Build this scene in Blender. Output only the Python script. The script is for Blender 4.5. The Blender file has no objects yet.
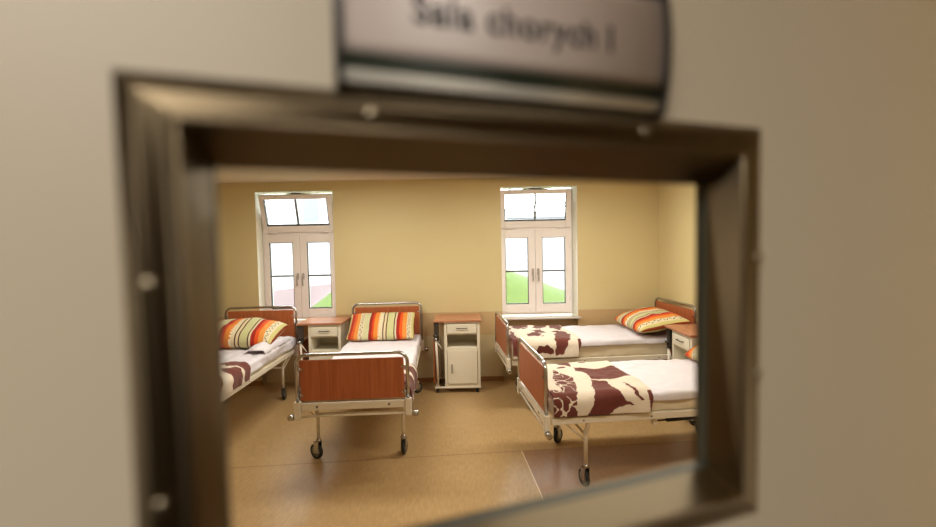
import bpy, bmesh, math, random
from mathutils import Vector, Matrix, noise
random.seed(7)
S = bpy.context.scene
COL = S.collection
PI = math.pi

# ------------------------------------------------------------------ camera
F_PX, PITCH, ROLL, CAM_H = 436.6, .0431, .0205, 1.7287
cd = bpy.data.cameras.new('camera'); cam = bpy.data.objects.new('camera', cd); COL.objects.link(cam)
c_, s_ = math.cos(PITCH), math.sin(PITCH); cr, sr = math.cos(ROLL), math.sin(ROLL)
Rv = Vector((1, 0, 0)); Fv = Vector((0, c_, -s_)); Uv = Vector((0, s_, c_))
rx = cr*Rv - sr*Uv; ux = sr*Rv + cr*Uv; bx_ = -Fv
m = Matrix(((rx.x, ux.x, bx_.x, 0), (rx.y, ux.y, bx_.y, 0), (rx.z, ux.z, bx_.z, CAM_H), (0, 0, 0, 1)))
cam.matrix_world = m
cd.sensor_fit = 'HORIZONTAL'; cd.sensor_width = 36; cd.lens = F_PX/936*36
cd.clip_start = .01; cd.clip_end = 200
cd.dof.use_dof = True; cd.dof.focus_distance = 4.2; cd.dof.aperture_fstop = 1.8
S.camera = cam

# ------------------------------------------------------------------ world, light, exposure
w = bpy.data.worlds.new('overcast_sky'); S.world = w; w.use_nodes = True
bg = w.node_tree.nodes['Background']; bg.inputs[0].default_value = (.88, .94, 1, 1); bg.inputs[1].default_value = 11.0
S.view_settings.view_transform = 'Standard'; S.view_settings.look = 'None'
S.view_settings.gamma = 1; S.view_settings.exposure = 0.0
S.view_settings.use_curve_mapping = False

def area(name, loc, size, power, col, rot=(0, 0, 0)):
    l = bpy.data.lights.new(name, 'AREA'); l.shape = 'RECTANGLE'; l.size, l.size_y = size
    l.energy = power; l.color = col
    o = bpy.data.objects.new(name, l); COL.objects.link(o); o.location = loc; o.rotation_euler = rot
    return o
WARM = (1, .95, .865)
area('ward_lamp_light', (-1.3, 3.9, 2.50), (1.2, .3), 37, WARM)
area('ward_lamp_light', (1.0, 3.9, 2.50), (1.2, .3), 37, WARM)
area('ward_lamp_light', (.7, 1.6, 2.50), (1.2, .3), 26, WARM)
area('corridor_lamp_light', (-.35, -.9, 2.50), (1.2, .3), 40, (1, .95, .87))
# sky portals at the two window openings (they only guide sampling of the sky)
for x in (-2.14, .89):
    o = area('window_portal', (x, 5.76, 1.62), (1.0, 1.7), 1, (1, 1, 1), (-PI/2, 0, 0)); o.data.cycles.is_portal = True

# ------------------------------------------------------------------ materials
def new_mat(name):
    mt = bpy.data.materials.new(name); mt.use_nodes = True
    return mt, mt.node_tree, mt.node_tree.nodes['Principled BSDF']
def lin(c):
    return tuple(((v/255)/12.92 if v/255 <= .04045 else ((v/255+.055)/1.055)**2.4) for v in c) + (1,)
def plain(name, rgb, rough=.5, metal=0, noise_amt=.06, scale=8, bump=0, bscale=200, spec=.5, coat=0):
    mt, nt, b = new_mat(name)
    b.inputs['Roughness'].default_value = rough; b.inputs['Metallic'].default_value = metal
    b.inputs['Specular IOR Level'].default_value = spec
    if coat: b.inputs['Coat Weight'].default_value = coat
    tc = nt.nodes.new('ShaderNodeTexCoord'); nz = nt.nodes.new('ShaderNodeTexNoise')
    nz.inputs['Scale'].default_value = scale; nt.links.new(tc.outputs['Object'], nz.inputs['Vector'])
    mx = nt.nodes.new('ShaderNodeMix'); mx.data_type = 'RGBA'
    c = lin(rgb); mx.inputs[6].default_value = tuple(v*(1-noise_amt) for v in c[:3])+(1,)
    mx.inputs[7].default_value = tuple(min(1, v*(1+noise_amt)) for v in c[:3])+(1,)
    nt.links.new(nz.outputs['Fac'], mx.inputs[0]); nt.links.new(mx.outputs[2], b.inputs['Base Color'])
    if bump:
        n2 = nt.nodes.new('ShaderNodeTexNoise'); n2.inputs['Scale'].default_value = bscale
        nt.links.new(tc.outputs['Object'], n2.inputs['Vector'])
        bp = nt.nodes.new('ShaderNodeBump'); bp.inputs['Strength'].default_value = bump; bp.inputs['Distance'].default_value = .002
        nt.links.new(n2.outputs['Fac'], bp.inputs['Height']); nt.links.new(bp.outputs[0], b.inputs['Normal'])
    return mt

def wood(name, rgb, rgb2, axis='Z', rough=.4):
    mt, nt, b = new_mat(name); b.inputs['Roughness'].default_value = rough
    tc = nt.nodes.new('ShaderNodeTexCoord'); mp = nt.nodes.new('ShaderNodeMapping')
    sc = {'Z': (55, 55, 2.5), 'X': (2.5, 55, 55), 'Y': (55, 2.5, 55)}[axis]
    mp.inputs['Scale'].default_value = sc
    nz = nt.nodes.new('ShaderNodeTexNoise'); nz.inputs['Scale'].default_value = 1; nz.inputs['Detail'].default_value = 4
    nt.links.new(tc.outputs['Object'], mp.inputs[0]); nt.links.new(mp.outputs[0], nz.inputs['Vector'])
    rp = nt.nodes.new('ShaderNodeValToRGB'); rp.color_ramp.elements[0].position = .32; rp.color_ramp.elements[1].position = .68
    rp.color_ramp.elements[0].color = lin(rgb2); rp.color_ramp.elements[1].color = lin(rgb)
    nt.links.new(nz.outputs['Fac'], rp.inputs[0]); nt.links.new(rp.outputs[0], b.inputs['Base Color'])
    return mt

M = {}
M['cream_metal'] = plain('cream_enamel', (232, 222, 204), .35, 0, .03)
M['chrome'] = plain('chrome', (186, 186, 188), .2, 1, .02)
M['beech'] = wood('reddish_beech_laminate', (188, 108, 66), (166, 88, 50), 'Z', .38)
M['beech_top'] = wood('beech_worktop', (196, 138, 104), (176, 116, 84), 'X', .35)
M['white_lam'] = plain('cream_white_laminate', (236, 228, 208), .45, 0, .03)
M['dark_hollow'] = plain('cupboard_inside', (190, 180, 150), .7, 0, .04)
M['black_plastic'] = plain('black_rubber', (28, 28, 28), .55, 0, .1)
M['grey_plastic'] = plain('grey_caster_hub', (120, 118, 105), .45, 0, .1)
M['dark_metal'] = plain('dark_steel', (78, 72, 66), .4, .6, .1)
M['steel'] = plain('brushed_steel', (124, 109, 86), .42, 1, .04, 3)
def brushed(mt):
    nt = mt.node_tree; b = nt.nodes['Principled BSDF']; tn = nt.nodes.new('ShaderNodeTangent'); tn.direction_type = 'UV_MAP'
    nt.links.new(tn.outputs[0], b.inputs['Tangent']); b.inputs['Anisotropic'].default_value = .9; b.inputs['Anisotropic Rotation'].default_value = 0
brushed(M['steel'])
M['screw'] = plain('screw_steel', (150, 138, 115), .3, 1, .02)
M['gasket'] = plain('grey_green_gasket', (62, 62, 50), .6, 0, .05)
M['door_paint'] = plain('door_greige_paint', (180, 166, 144), .5, 0, .02, 2, .05, 300)
M['upvc'] = plain('white_upvc', (248, 240, 238), .3, 0, .02)
M['bar'] = plain('grey_glazing_bar', (110, 104, 100), .5, 0, .02)
M['lever'] = plain('pale_grey_handle', (176, 164, 156), .35, 0, .02)
M['sill'] = plain('white_sill', (206, 196, 186), .3, 0, .03)
M['reveal'] = plain('white_plaster_reveal', (246, 245, 232), .7, 0, .02)
M['ceiling'] = plain('ceiling_paint', (232, 218, 202), .8, 0, .02)
M['mattress'] = plain('mattress_ticking', (226, 212, 186), .8, 0, .04, 20, .3, 500)
M['sheet'] = plain('white_bed_sheet', (226, 220, 228), .85, 0, .02, 12, .3, 700)
M['sign_silver'] = plain('sign_aluminium', (205, 198, 184), .4, .45, .02)
M['sign_dark'] = plain('sign_dark_green', (38, 42, 30), .35, 0, .05)
M['sign_panel'] = plain('sign_insert', (182, 166, 156), .45, 0, .02)
M['sign_cap'] = plain('sign_end_cap', (44, 38, 32), .45, 0, .05)
M['sign_text'] = plain('sign_lettering', (44, 40, 38), .5, 0, .02)
M['corr_wall'] = plain('corridor_wall_paint', (112, 98, 78), .7, 0, .03)
M['corr_floor'] = plain('corridor_vinyl', (74, 56, 40), .4, 0, .05)
M['corr_dark'] = plain('corridor_low_panelling', (70, 58, 46), .5, 0, .06)
M['lamp_body'] = plain('lamp_body', (225, 222, 212), .4, 0, .02)
M['facade'] = plain('white_facade', (150, 150, 153), .8, 0, .02)
M['facade_win'] = plain('facade_window_blue', (96, 102, 110), .4, 0, .05)
M['pinkwall'] = plain('pink_plaster', (124, 106, 110), .8, 0, .05)
M['grass'] = plain('lawn', (64, 78, 20), .9, 0, .25, 6, .5, 60)
M['bark'] = plain('grey_bark', (160, 150, 146), .8, 0, .1)
M['basecove'] = plain('vinyl_skirting', (152, 104, 58), .5, 0, .05)

def pane_mat():
    mt = bpy.data.materials.new('clear_glass'); mt.use_nodes = True; nt = mt.node_tree; nt.nodes.clear()
    out = nt.nodes.new('ShaderNodeOutputMaterial'); t = nt.nodes.new('ShaderNodeBsdfTransparent')
    g = nt.nodes.new('ShaderNodeBsdfGlossy'); g.inputs['Roughness'].default_value = .02
    lw = nt.nodes.new('ShaderNodeLayerWeight'); lw.inputs[0].default_value = .5
    pw = nt.nodes.new('ShaderNodeMath'); pw.operation = 'POWER'; pw.inputs[1].default_value = 4; nt.links.new(lw.outputs['Facing'], pw.inputs[0])
    fr = nt.nodes.new('ShaderNodeMath'); fr.operation = 'MULTIPLY_ADD'; fr.inputs[1].default_value = .5; fr.inputs[2].default_value = .012; nt.links.new(pw.outputs[0], fr.inputs[0])
    mx = nt.nodes.new('ShaderNodeMixShader'); t.inputs[0].default_value = (.97, .98, .96, 1)
    nt.links.new(fr.outputs[0], mx.inputs[0]); nt.links.new(t.outputs[0], mx.inputs[1]); nt.links.new(g.outputs[0], mx.inputs[2])
    nt.links.new(mx.outputs[0], out.inputs[0]); return mt
M['glass'] = pane_mat()

def ward_wall_mat():
    """Warm yellow paint above, a wide tan protective band, paler green-cream below."""
    mt, nt, b = new_mat('ward_wall_paint'); b.inputs['Roughness'].default_value = .55
    g = nt.nodes.new('ShaderNodeNewGeometry'); sp = nt.nodes.new('ShaderNodeSeparateXYZ')
    nt.links.new(g.outputs['Position'], sp.inputs[0])
    rp = nt.nodes.new('ShaderNodeValToRGB'); rp.color_ramp.interpolation = 'CONSTANT'
    mr = nt.nodes.new('ShaderNodeMapRange'); mr.inputs[2].default_value = 2.6; mr.inputs[1].default_value = 0
    mr.inputs[3].default_value = 0; mr.inputs[4].default_value = 1
    nt.links.new(sp.outputs[2], mr.inputs[0]); nt.links.new(mr.outputs[0], rp.inputs[0])
    e = rp.color_ramp.elements; e[0].position = 0; e[0].color = lin((204, 186, 148))
    e[1].position = .586/2.6; e[1].color = lin((200, 168, 124))
    x = e.new(.878/2.6); x.color = lin((218, 201, 152))
    nz = nt.nodes.new('ShaderNodeTexNoise'); nz.inputs['Scale'].default_value = 1.3
    nt.links.new(g.outputs['Position'], nz.inputs['Vector'])
    mr2 = nt.nodes.new('ShaderNodeMapRange'); mr2.inputs[3].default_value = .95; mr2.inputs[4].default_value = 1.05
    nt.links.new(nz.outputs['Fac'], mr2.inputs[0])
    mx = nt.nodes.new('ShaderNodeMix'); mx.data_type = 'RGBA'; mx.blend_type = 'MULTIPLY'; mx.inputs[0].default_value = 1
    nt.links.new(rp.outputs[0], mx.inputs[6]); nt.links.new(mr2.outputs[0], mx.inputs[7])
    nt.links.new(mx.outputs[2], b.inputs['Base Color']); return mt
M['ward_wall'] = ward_wall_mat()

def floor_mat():
    """Tan speckled vinyl, browner at near right, with a cross line and a weld seam."""
    mt, nt, b = new_mat('ward_vinyl_floor'); b.inputs['Roughness'].default_value = .3
    b.inputs['Specular IOR Level'].default_value = .45
    g = nt.nodes.new('ShaderNodeNewGeometry'); sp = nt.nodes.new('ShaderNodeSeparateXYZ')
    nt.links.new(g.outputs['Position'], sp.inputs[0])
    mp = nt.nodes.new('ShaderNodeMapping'); mp.inputs['Scale'].default_value = (60, 14, 1)
    nt.links.new(g.outputs['Position'], mp.inputs[0])
    nz = nt.nodes.new('ShaderNodeTexNoise'); nz.inputs['Scale'].default_value = 1; nz.inputs['Detail'].default_value = 3
    nt.links.new(mp.outputs[0], nz.inputs['Vector'])
    rp = nt.nodes.new('ShaderNodeValToRGB'); rp.color_ramp.elements[0].position = .25; rp.color_ramp.elements[1].position = .75
    rp.color_ramp.elements[0].color = lin((170, 138, 94)); rp.color_ramp.elements[1].color = lin((190, 157, 112))
    nt.links.new(nz.outputs['Fac'], rp.inputs[0])
    def math_(op, a, bv):
        n = nt.nodes.new('ShaderNodeMath'); n.operation = op
        for i, v in enumerate((a, bv)):
            if isinstance(v, (int, float)): n.inputs[i].default_value = v
            else: nt.links.new(v, n.inputs[i])
        return n.outputs[0]
    # nearer than the cross line, right of the long seam: tint darker and browner
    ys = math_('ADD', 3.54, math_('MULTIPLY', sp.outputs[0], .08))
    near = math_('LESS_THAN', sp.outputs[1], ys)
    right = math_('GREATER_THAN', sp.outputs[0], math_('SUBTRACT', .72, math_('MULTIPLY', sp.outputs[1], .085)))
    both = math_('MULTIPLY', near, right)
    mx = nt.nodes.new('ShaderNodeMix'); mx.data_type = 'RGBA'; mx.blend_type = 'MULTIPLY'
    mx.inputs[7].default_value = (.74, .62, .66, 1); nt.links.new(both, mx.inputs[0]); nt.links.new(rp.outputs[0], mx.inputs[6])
    cross_line = math_('LESS_THAN', math_('ABSOLUTE', math_('SUBTRACT', sp.outputs[1], ys), 0), .005)  # thin brown line across the floor
    mx2 = nt.nodes.new('ShaderNodeMix'); mx2.data_type = 'RGBA'; mx2.inputs[7].default_value = lin((120, 84, 50))
    nt.links.new(math_('MULTIPLY', cross_line, .7), mx2.inputs[0]); nt.links.new(mx.outputs[2], mx2.inputs[6])
    d = math_('ABSOLUTE', math_('SUBTRACT', sp.outputs[0], math_('SUBTRACT', .72, math_('MULTIPLY', sp.outputs[1], .085))), 0)
    seam2 = math_('MULTIPLY', math_('LESS_THAN', d, .004), near)
    mx3 = nt.nodes.new('ShaderNodeMix'); mx3.data_type = 'RGBA'; mx3.inputs[7].default_value = lin((225, 200, 170))
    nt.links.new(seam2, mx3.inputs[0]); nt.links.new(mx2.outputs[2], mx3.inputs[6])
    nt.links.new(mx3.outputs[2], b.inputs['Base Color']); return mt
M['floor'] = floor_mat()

def pillow_mat():
    """Bold stripes running across the short side, two bands with dark squiggles."""
    mt, nt, b = new_mat('striped_pillowcase'); b.inputs['Roughness'].default_value = .85
    uv = nt.nodes.new('ShaderNodeUVMap'); sp = nt.nodes.new('ShaderNodeSeparateXYZ')
    nt.links.new(uv.outputs[0], sp.inputs[0])
    rp = nt.nodes.new('ShaderNodeValToRGB'); rp.color_ramp.interpolation = 'CONSTANT'
    st = [(0, (214, 196, 130)), (.03, (176, 40, 14)), (.075, (218, 92, 32)), (.12, (226, 146, 66)), (.175, (222, 206, 172)),
          (.25, (206, 202, 158)), (.325, (150, 28, 12)), (.37, (214, 66, 16)), (.40, (226, 136, 50)), (.48, (226, 212, 178)), (.53, (80, 38, 22)),
          (.545, (222, 204, 166)), (.575, (84, 34, 20)), (.59, (204, 202, 150)), (.69, (90, 50, 26)), (.705, (224, 212, 178)),
          (.73, (168, 34, 14)), (.775, (226, 84, 20)), (.82, (226, 146, 62)), (.88, (224, 210, 176)), (.95, (206, 196, 128)), (.985, (150, 60, 20))]
    e = rp.color_ramp.elements; e[0].position = 0; e[0].color = lin(st[0][1]); e[1].position = st[1][0]; e[1].color = lin(st[1][1])
    for p_, c in st[2:]:
        x = e.new(p_); x.color = lin(c)
    nt.links.new(sp.outputs[0], rp.inputs[0])
    def math_(op, a, bv=0.0, cv=None):
        n = nt.nodes.new('ShaderNodeMath'); n.operation = op
        for i, v in enumerate((a, bv) if cv is None else (a, bv, cv)):
            if isinstance(v, (int, float)): n.inputs[i].default_value = v
            else: nt.links.new(v, n.inputs[i])
        return n.outputs[0]
    def squiggle(x0):
        ph = math_('MULTIPLY', sp.outputs[1], 46)
        off = math_('MULTIPLY', math_('SINE', ph), .017)
        d = math_('ABSOLUTE', math_('SUBTRACT', math_('SUBTRACT', sp.outputs[0], x0), off))
        dash = math_('GREATER_THAN', math_('SINE', math_('MULTIPLY', ph, 2.3)), -.45)
        return math_('MULTIPLY', math_('LESS_THAN', d, .0065), dash)
    sq = math_('MAXIMUM', squiggle(.215), squiggle(.912))
    tick = math_('MULTIPLY', math_('LESS_THAN', math_('ABSOLUTE', math_('SUBTRACT', sp.outputs[0], .474)), .012),
                 math_('GREATER_THAN', math_('SINE', math_('MULTIPLY', sp.outputs[1], 110)), .1))
    mx = nt.nodes.new('ShaderNodeMix'); mx.data_type = 'RGBA'; mx.inputs[7].default_value = lin((52, 32, 24))
    nt.links.new(sq, mx.inputs[0]); nt.links.new(rp.outputs[0], mx.inputs[6])
    mx2 = nt.nodes.new('ShaderNodeMix'); mx2.data_type = 'RGBA'; mx2.inputs[7].default_value = lin((250, 240, 210))
    nt.links.new(tick, mx2.inputs[0]); nt.links.new(mx.outputs[2], mx2.inputs[6])
    nt.links.new(mx2.outputs[2], b.inputs['Base Color']); return mt
M['pillow'] = pillow_mat()

def blanket_mat():
    mt, nt, b = new_mat('patterned_wool_blanket'); b.inputs['Roughness'].default_value = .95
    b.inputs['Sheen Weight'].default_value = .15
    at = nt.nodes.new('ShaderNodeAttribute'); at.attribute_name = 'weave'
    tc = nt.nodes.new('ShaderNodeTexCoord'); nz = nt.nodes.new('ShaderNodeTexNoise'); nz.inputs['Scale'].default_value = 90
    nt.links.new(tc.outputs['Object'], nz.inputs['Vector'])
    ad = nt.nodes.new('ShaderNodeMath'); ad.operation = 'MULTIPLY_ADD'; ad.inputs[1].default_value = .3
    sub = nt.nodes.new('ShaderNodeMath'); sub.operation = 'SUBTRACT'; sub.inputs[1].default_value = .15
    nt.links.new(at.outputs['Fac'], sub.inputs[0]); nt.links.new(nz.outputs['Fac'], ad.inputs[0]); nt.links.new(sub.outputs[0], ad.inputs[2])
    rp = nt.nodes.new('ShaderNodeValToRGB'); rp.color_ramp.elements[0].position = .4; rp.color_ramp.elements[1].position = .6
    rp.color_ramp.elements[0].color = lin((228, 214, 196)); rp.color_ramp.elements[1].color = lin((104, 46, 36))
    nt.links.new(ad.outputs[0], rp.inputs[0]); nt.links.new(rp.outputs[0], b.inputs['Base Color'])
    bp = nt.nodes.new('ShaderNodeBump'); bp.inputs['Strength'].default_value = .4; bp.inputs['Distance'].default_value = .003
    nt.links.new(nz.outputs['Fac'], bp.inputs['Height']); nt.links.new(bp.outputs[0], b.inputs['Normal'])
    return mt
M['blanket'] = blanket_mat()

# ------------------------------------------------------------------ helpers
def tag(o, label=None, cat=None, group=None, kind=None):
    if label: o['label'] = label
    if cat: o['category'] = cat
    if group: o['group'] = group
    if kind: o['kind'] = kind
    return o
def empty(name, loc=(0, 0, 0), rz=0, parent=None):
    o = bpy.data.objects.new(name, None); COL.objects.link(o); o.location = loc; o.rotation_euler = (0, 0, rz)
    o.empty_display_size = .1
    if parent: o.parent = parent
    return o
def obj(name, bm, mat, parent=None, smooth=False, mats=None):
    me = bpy.data.meshes.new(name)
    bmesh.ops.recalc_face_normals(bm, faces=bm.faces)
    bm.to_mesh(me); bm.free()
    for mm in (mats or [mat]): me.materials.append(M[mm] if isinstance(mm, str) else mm)
    if smooth:
        for p_ in me.polygons: p_.use_smooth = True
    o = bpy.data.objects.new(name, me); COL.objects.link(o)
    if parent: o.parent = parent
    return o
def box(bm, x0, x1, y0, y1, z0, z1, bev=0, mi=0, xf=None):
    vs = [bm.verts.new(v) for v in ((x0, y0, z0), (x1, y0, z0), (x1, y1, z0), (x0, y1, z0), (x0, y0, z1), (x1, y0, z1), (x1, y1, z1), (x0, y1, z1))]
    fs = [bm.faces.new([vs[i] for i in f]) for f in ((3, 2, 1, 0), (4, 5, 6, 7), (0, 1, 5, 4), (1, 2, 6, 5), (2, 3, 7, 6), (3, 0, 4, 7))]
    for f in fs: f.material_index = mi
    if xf is not None: bmesh.ops.transform(bm, matrix=xf, verts=vs)
    if bev:
        es = list({e for f in fs for e in f.edges})
        r = bmesh.ops.bevel(bm, geom=es, offset=bev, segments=2, profile=.5, affect='EDGES')
        for f in r['faces']: f.material_index = mi
    return fs
def tube(bm, pts, r, n=12, mi=0, cap=True):
    pts = [Vector(p_) for p_ in pts]; rings = []
    t0 = (pts[1]-pts[0]).normalized(); a = Vector((0, 0, 1)) if abs(t0.z) < .9 else Vector((1, 0, 0))
    nrm = t0.cross(a).normalized()
    for i, p_ in enumerate(pts):
        if i == 0: t = (pts[1]-pts[0]).normalized()
        elif i == len(pts)-1: t = (pts[-1]-pts[-2]).normalized()
        else: t = ((pts[i]-pts[i-1]).normalized()+(pts[i+1]-pts[i]).normalized()).normalized()
        nrm = (nrm - t*nrm.dot(t)).normalized(); bn = t.cross(nrm)
        rings.append([bm.verts.new(p_+r*(math.cos(2*PI*k/n)*nrm+math.sin(2*PI*k/n)*bn)) for k in range(n)])
    for i in range(len(rings)-1):
        for k in range(n):
            f = bm.faces.new((rings[i][k], rings[i][(k+1) % n], rings[i+1][(k+1) % n], rings[i+1][k])); f.smooth = True; f.material_index = mi
    if cap:
        for rg in (rings[0], rings[-1]):
            f = bm.faces.new(rg); f.material_index = mi
def arc_pts(c, r, a0, a1, ax='xz', n=7):
    out = []
    for i in range(n+1):
        a = a0+(a1-a0)*i/n; u, v = r*math.cos(a), r*math.sin(a)
        out.append((c[0]+u, c[1], c[2]+v) if ax == 'xz' else (c[0], c[1]+u, c[2]+v))
    return out
def lathe_x(bm, c, prof, n=24, mi=0, axis='x'):
    """profile of (offset along axis, radius)"""
    rings = []
    for d, r in prof:
        ring = []
        for k in range(n):
            a = 2*PI*k/n
            if axis == 'x': v = (c[0]+d, c[1]+r*math.cos(a), c[2]+r*math.sin(a))
            elif axis == 'y': v = (c[0]+r*math.cos(a), c[1]+d, c[2]+r*math.sin(a))
            else: v = (c[0]+r*math.cos(a), c[1]+r*math.sin(a), c[2]+d)
            ring.append(bm.verts.new(v))
        rings.append(ring)
    for i in range(len(rings)-1):
        for k in range(n):
            f = bm.faces.new((rings[i][k], rings[i][(k+1) % n], rings[i+1][(k+1) % n], rings[i+1][k])); f.material_index = mi; f.smooth = True
    for rg in (rings[0], rings[-1]):
        f = bm.faces.new(rg); f.material_index = mi
B = bmesh.new
def struct(name, bm, mat, parent=None, **k):
    o = obj(name, bm, mat, parent, **k)
    if not parent: o['kind'] = 'structure'
    return o

# ------------------------------------------------------------------ the ward
YW, XR, XL, ZC, YF = 5.457, 2.378, -3.75, 2.553, .25   # back wall, right wall, left wall, ceiling, front wall inner face
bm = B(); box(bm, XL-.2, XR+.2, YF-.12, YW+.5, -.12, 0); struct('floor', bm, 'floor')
bm = B(); box(bm, XL-.2, XR+.2, YF-.12, YW+.5, ZC, ZC+.12); struct('ceiling', bm, 'ceiling')
# back wall with two window niches running down to the floor
NICHES = [(-2.630, -1.668), (.420, 1.372)]
FRAMES = [(-2.610, -1.645), (.378, 1.333)]
N_TOP, N_DEP, SILL_Z = 2.436, .12, .80
bm = B(); TH = .24
xs = [XL] + [v for n_ in NICHES for v in n_] + [XR+.2]
for a, b_ in ((xs[0]-.2, xs[1]), (xs[2], xs[3]), (xs[4], xs[5])): box(bm, a, b_, YW, YW+TH, 0, ZC)
for a, b_ in NICHES: box(bm, a, b_, YW, YW+TH, N_TOP, ZC); box(bm, a, b_, YW+N_DEP, YW+TH, 0, SILL_Z)
struct('wall_back', bm, 'ward_wall')
bm = B(); box(bm, XR, XR+.2, YF-.12, YW, 0, ZC); struct('wall_right', bm, 'ward_wall')
bm = B(); box(bm, XL-.2, XL, YF-.12, YW, 0, ZC); struct('wall_left', bm, 'ward_wall')
# front wall with the doorway the camera stands in
DX0, DX1, DZ = -.53, .62, 2.08
bm = B(); box(bm, -5, DX0, YF-.12, YF, 0, ZC); box(bm, DX1, XR, YF-.12, YF, 0, ZC); box(bm, DX0, DX1, YF-.12, YF, DZ, ZC)
struct('wall_front', bm, 'ward_wall')
# white reveals (plaster lining) inside the niches above the sill
def prism(bm, quad, z0, z1):
    lo = [bm.verts.new((x, y, z0)) for x, y in quad]; hi = [bm.verts.new((x, y, z1)) for x, y in quad]
    bm.faces.new(lo); bm.faces.new(hi)
    for k in range(len(quad)): bm.faces.new((lo[k], lo[(k+1) % len(quad)], hi[(k+1) % len(quad)], hi[k]))
for i, (a, b_) in enumerate(NICHES):
    fa, fb = FRAMES[i]; ye = YW+.16
    bm = B()
    prism(bm, [(a+.0005, YW+.002), (max(fa, a)+.012, ye), (a+.0005, ye)], SILL_Z, N_TOP)
    prism(bm, [(b_-.0005, YW+.002), (b_-.0005, ye), (min(fb, b_)-.006, ye)], SILL_Z, N_TOP)
    box(bm, a+.0005, b_-.0005, YW+.002, ye, N_TOP-.003, N_TOP-.0005)
    struct('trim_%d' % (i+1), bm, 'reveal')
bm = B()
for a, b_ in ((XL, NICHES[0][0]), (NICHES[0][1], NICHES[1][0]), (NICHES[1][1], XR-.012)): box(bm, a, b_, YW-.012, YW, 0, .06, .003)
struct('baseboard_back', bm, 'basecove')
bm = B(); box(bm, XR-.012, XR, YF, YW, 0, .06, .003); struct('baseboard_right', bm, 'basecove')
bm = B(); box(bm, XL, XL+.012, YF, YW-.012, 0, .06, .003); struct('baseboard_left', bm, 'basecove')

# corridor behind the camera
bm = B(); box(bm, -5, 2.6, -2.3, YF-.12, -.12, 0); struct('floor', bm, 'corr_floor')
bm = B(); box(bm, -5, 2.6, -2.3, YF-.12, ZC, ZC+.12); struct('ceiling', bm, 'ceiling')
bm = B(); box(bm, -5, 2.6, -2.42, -2.3, 1.2, ZC); box(bm, -5, 2.6, -2.42, -2.3, 0, 1.2, mi=1); struct('wall_corridor', bm, None, mats=['corr_wall', 'corr_dark'])
bm = B(); box(bm, -5.1, -5, -2.42, YF-.12, 0, ZC); struct('wall_corridor_left', bm, 'corr_dark')
bm = B(); box(bm, 2.6, 2.7, -2.42, YF-.12, 0, ZC); struct('wall_corridor_right', bm, 'corr_wall')

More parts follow.
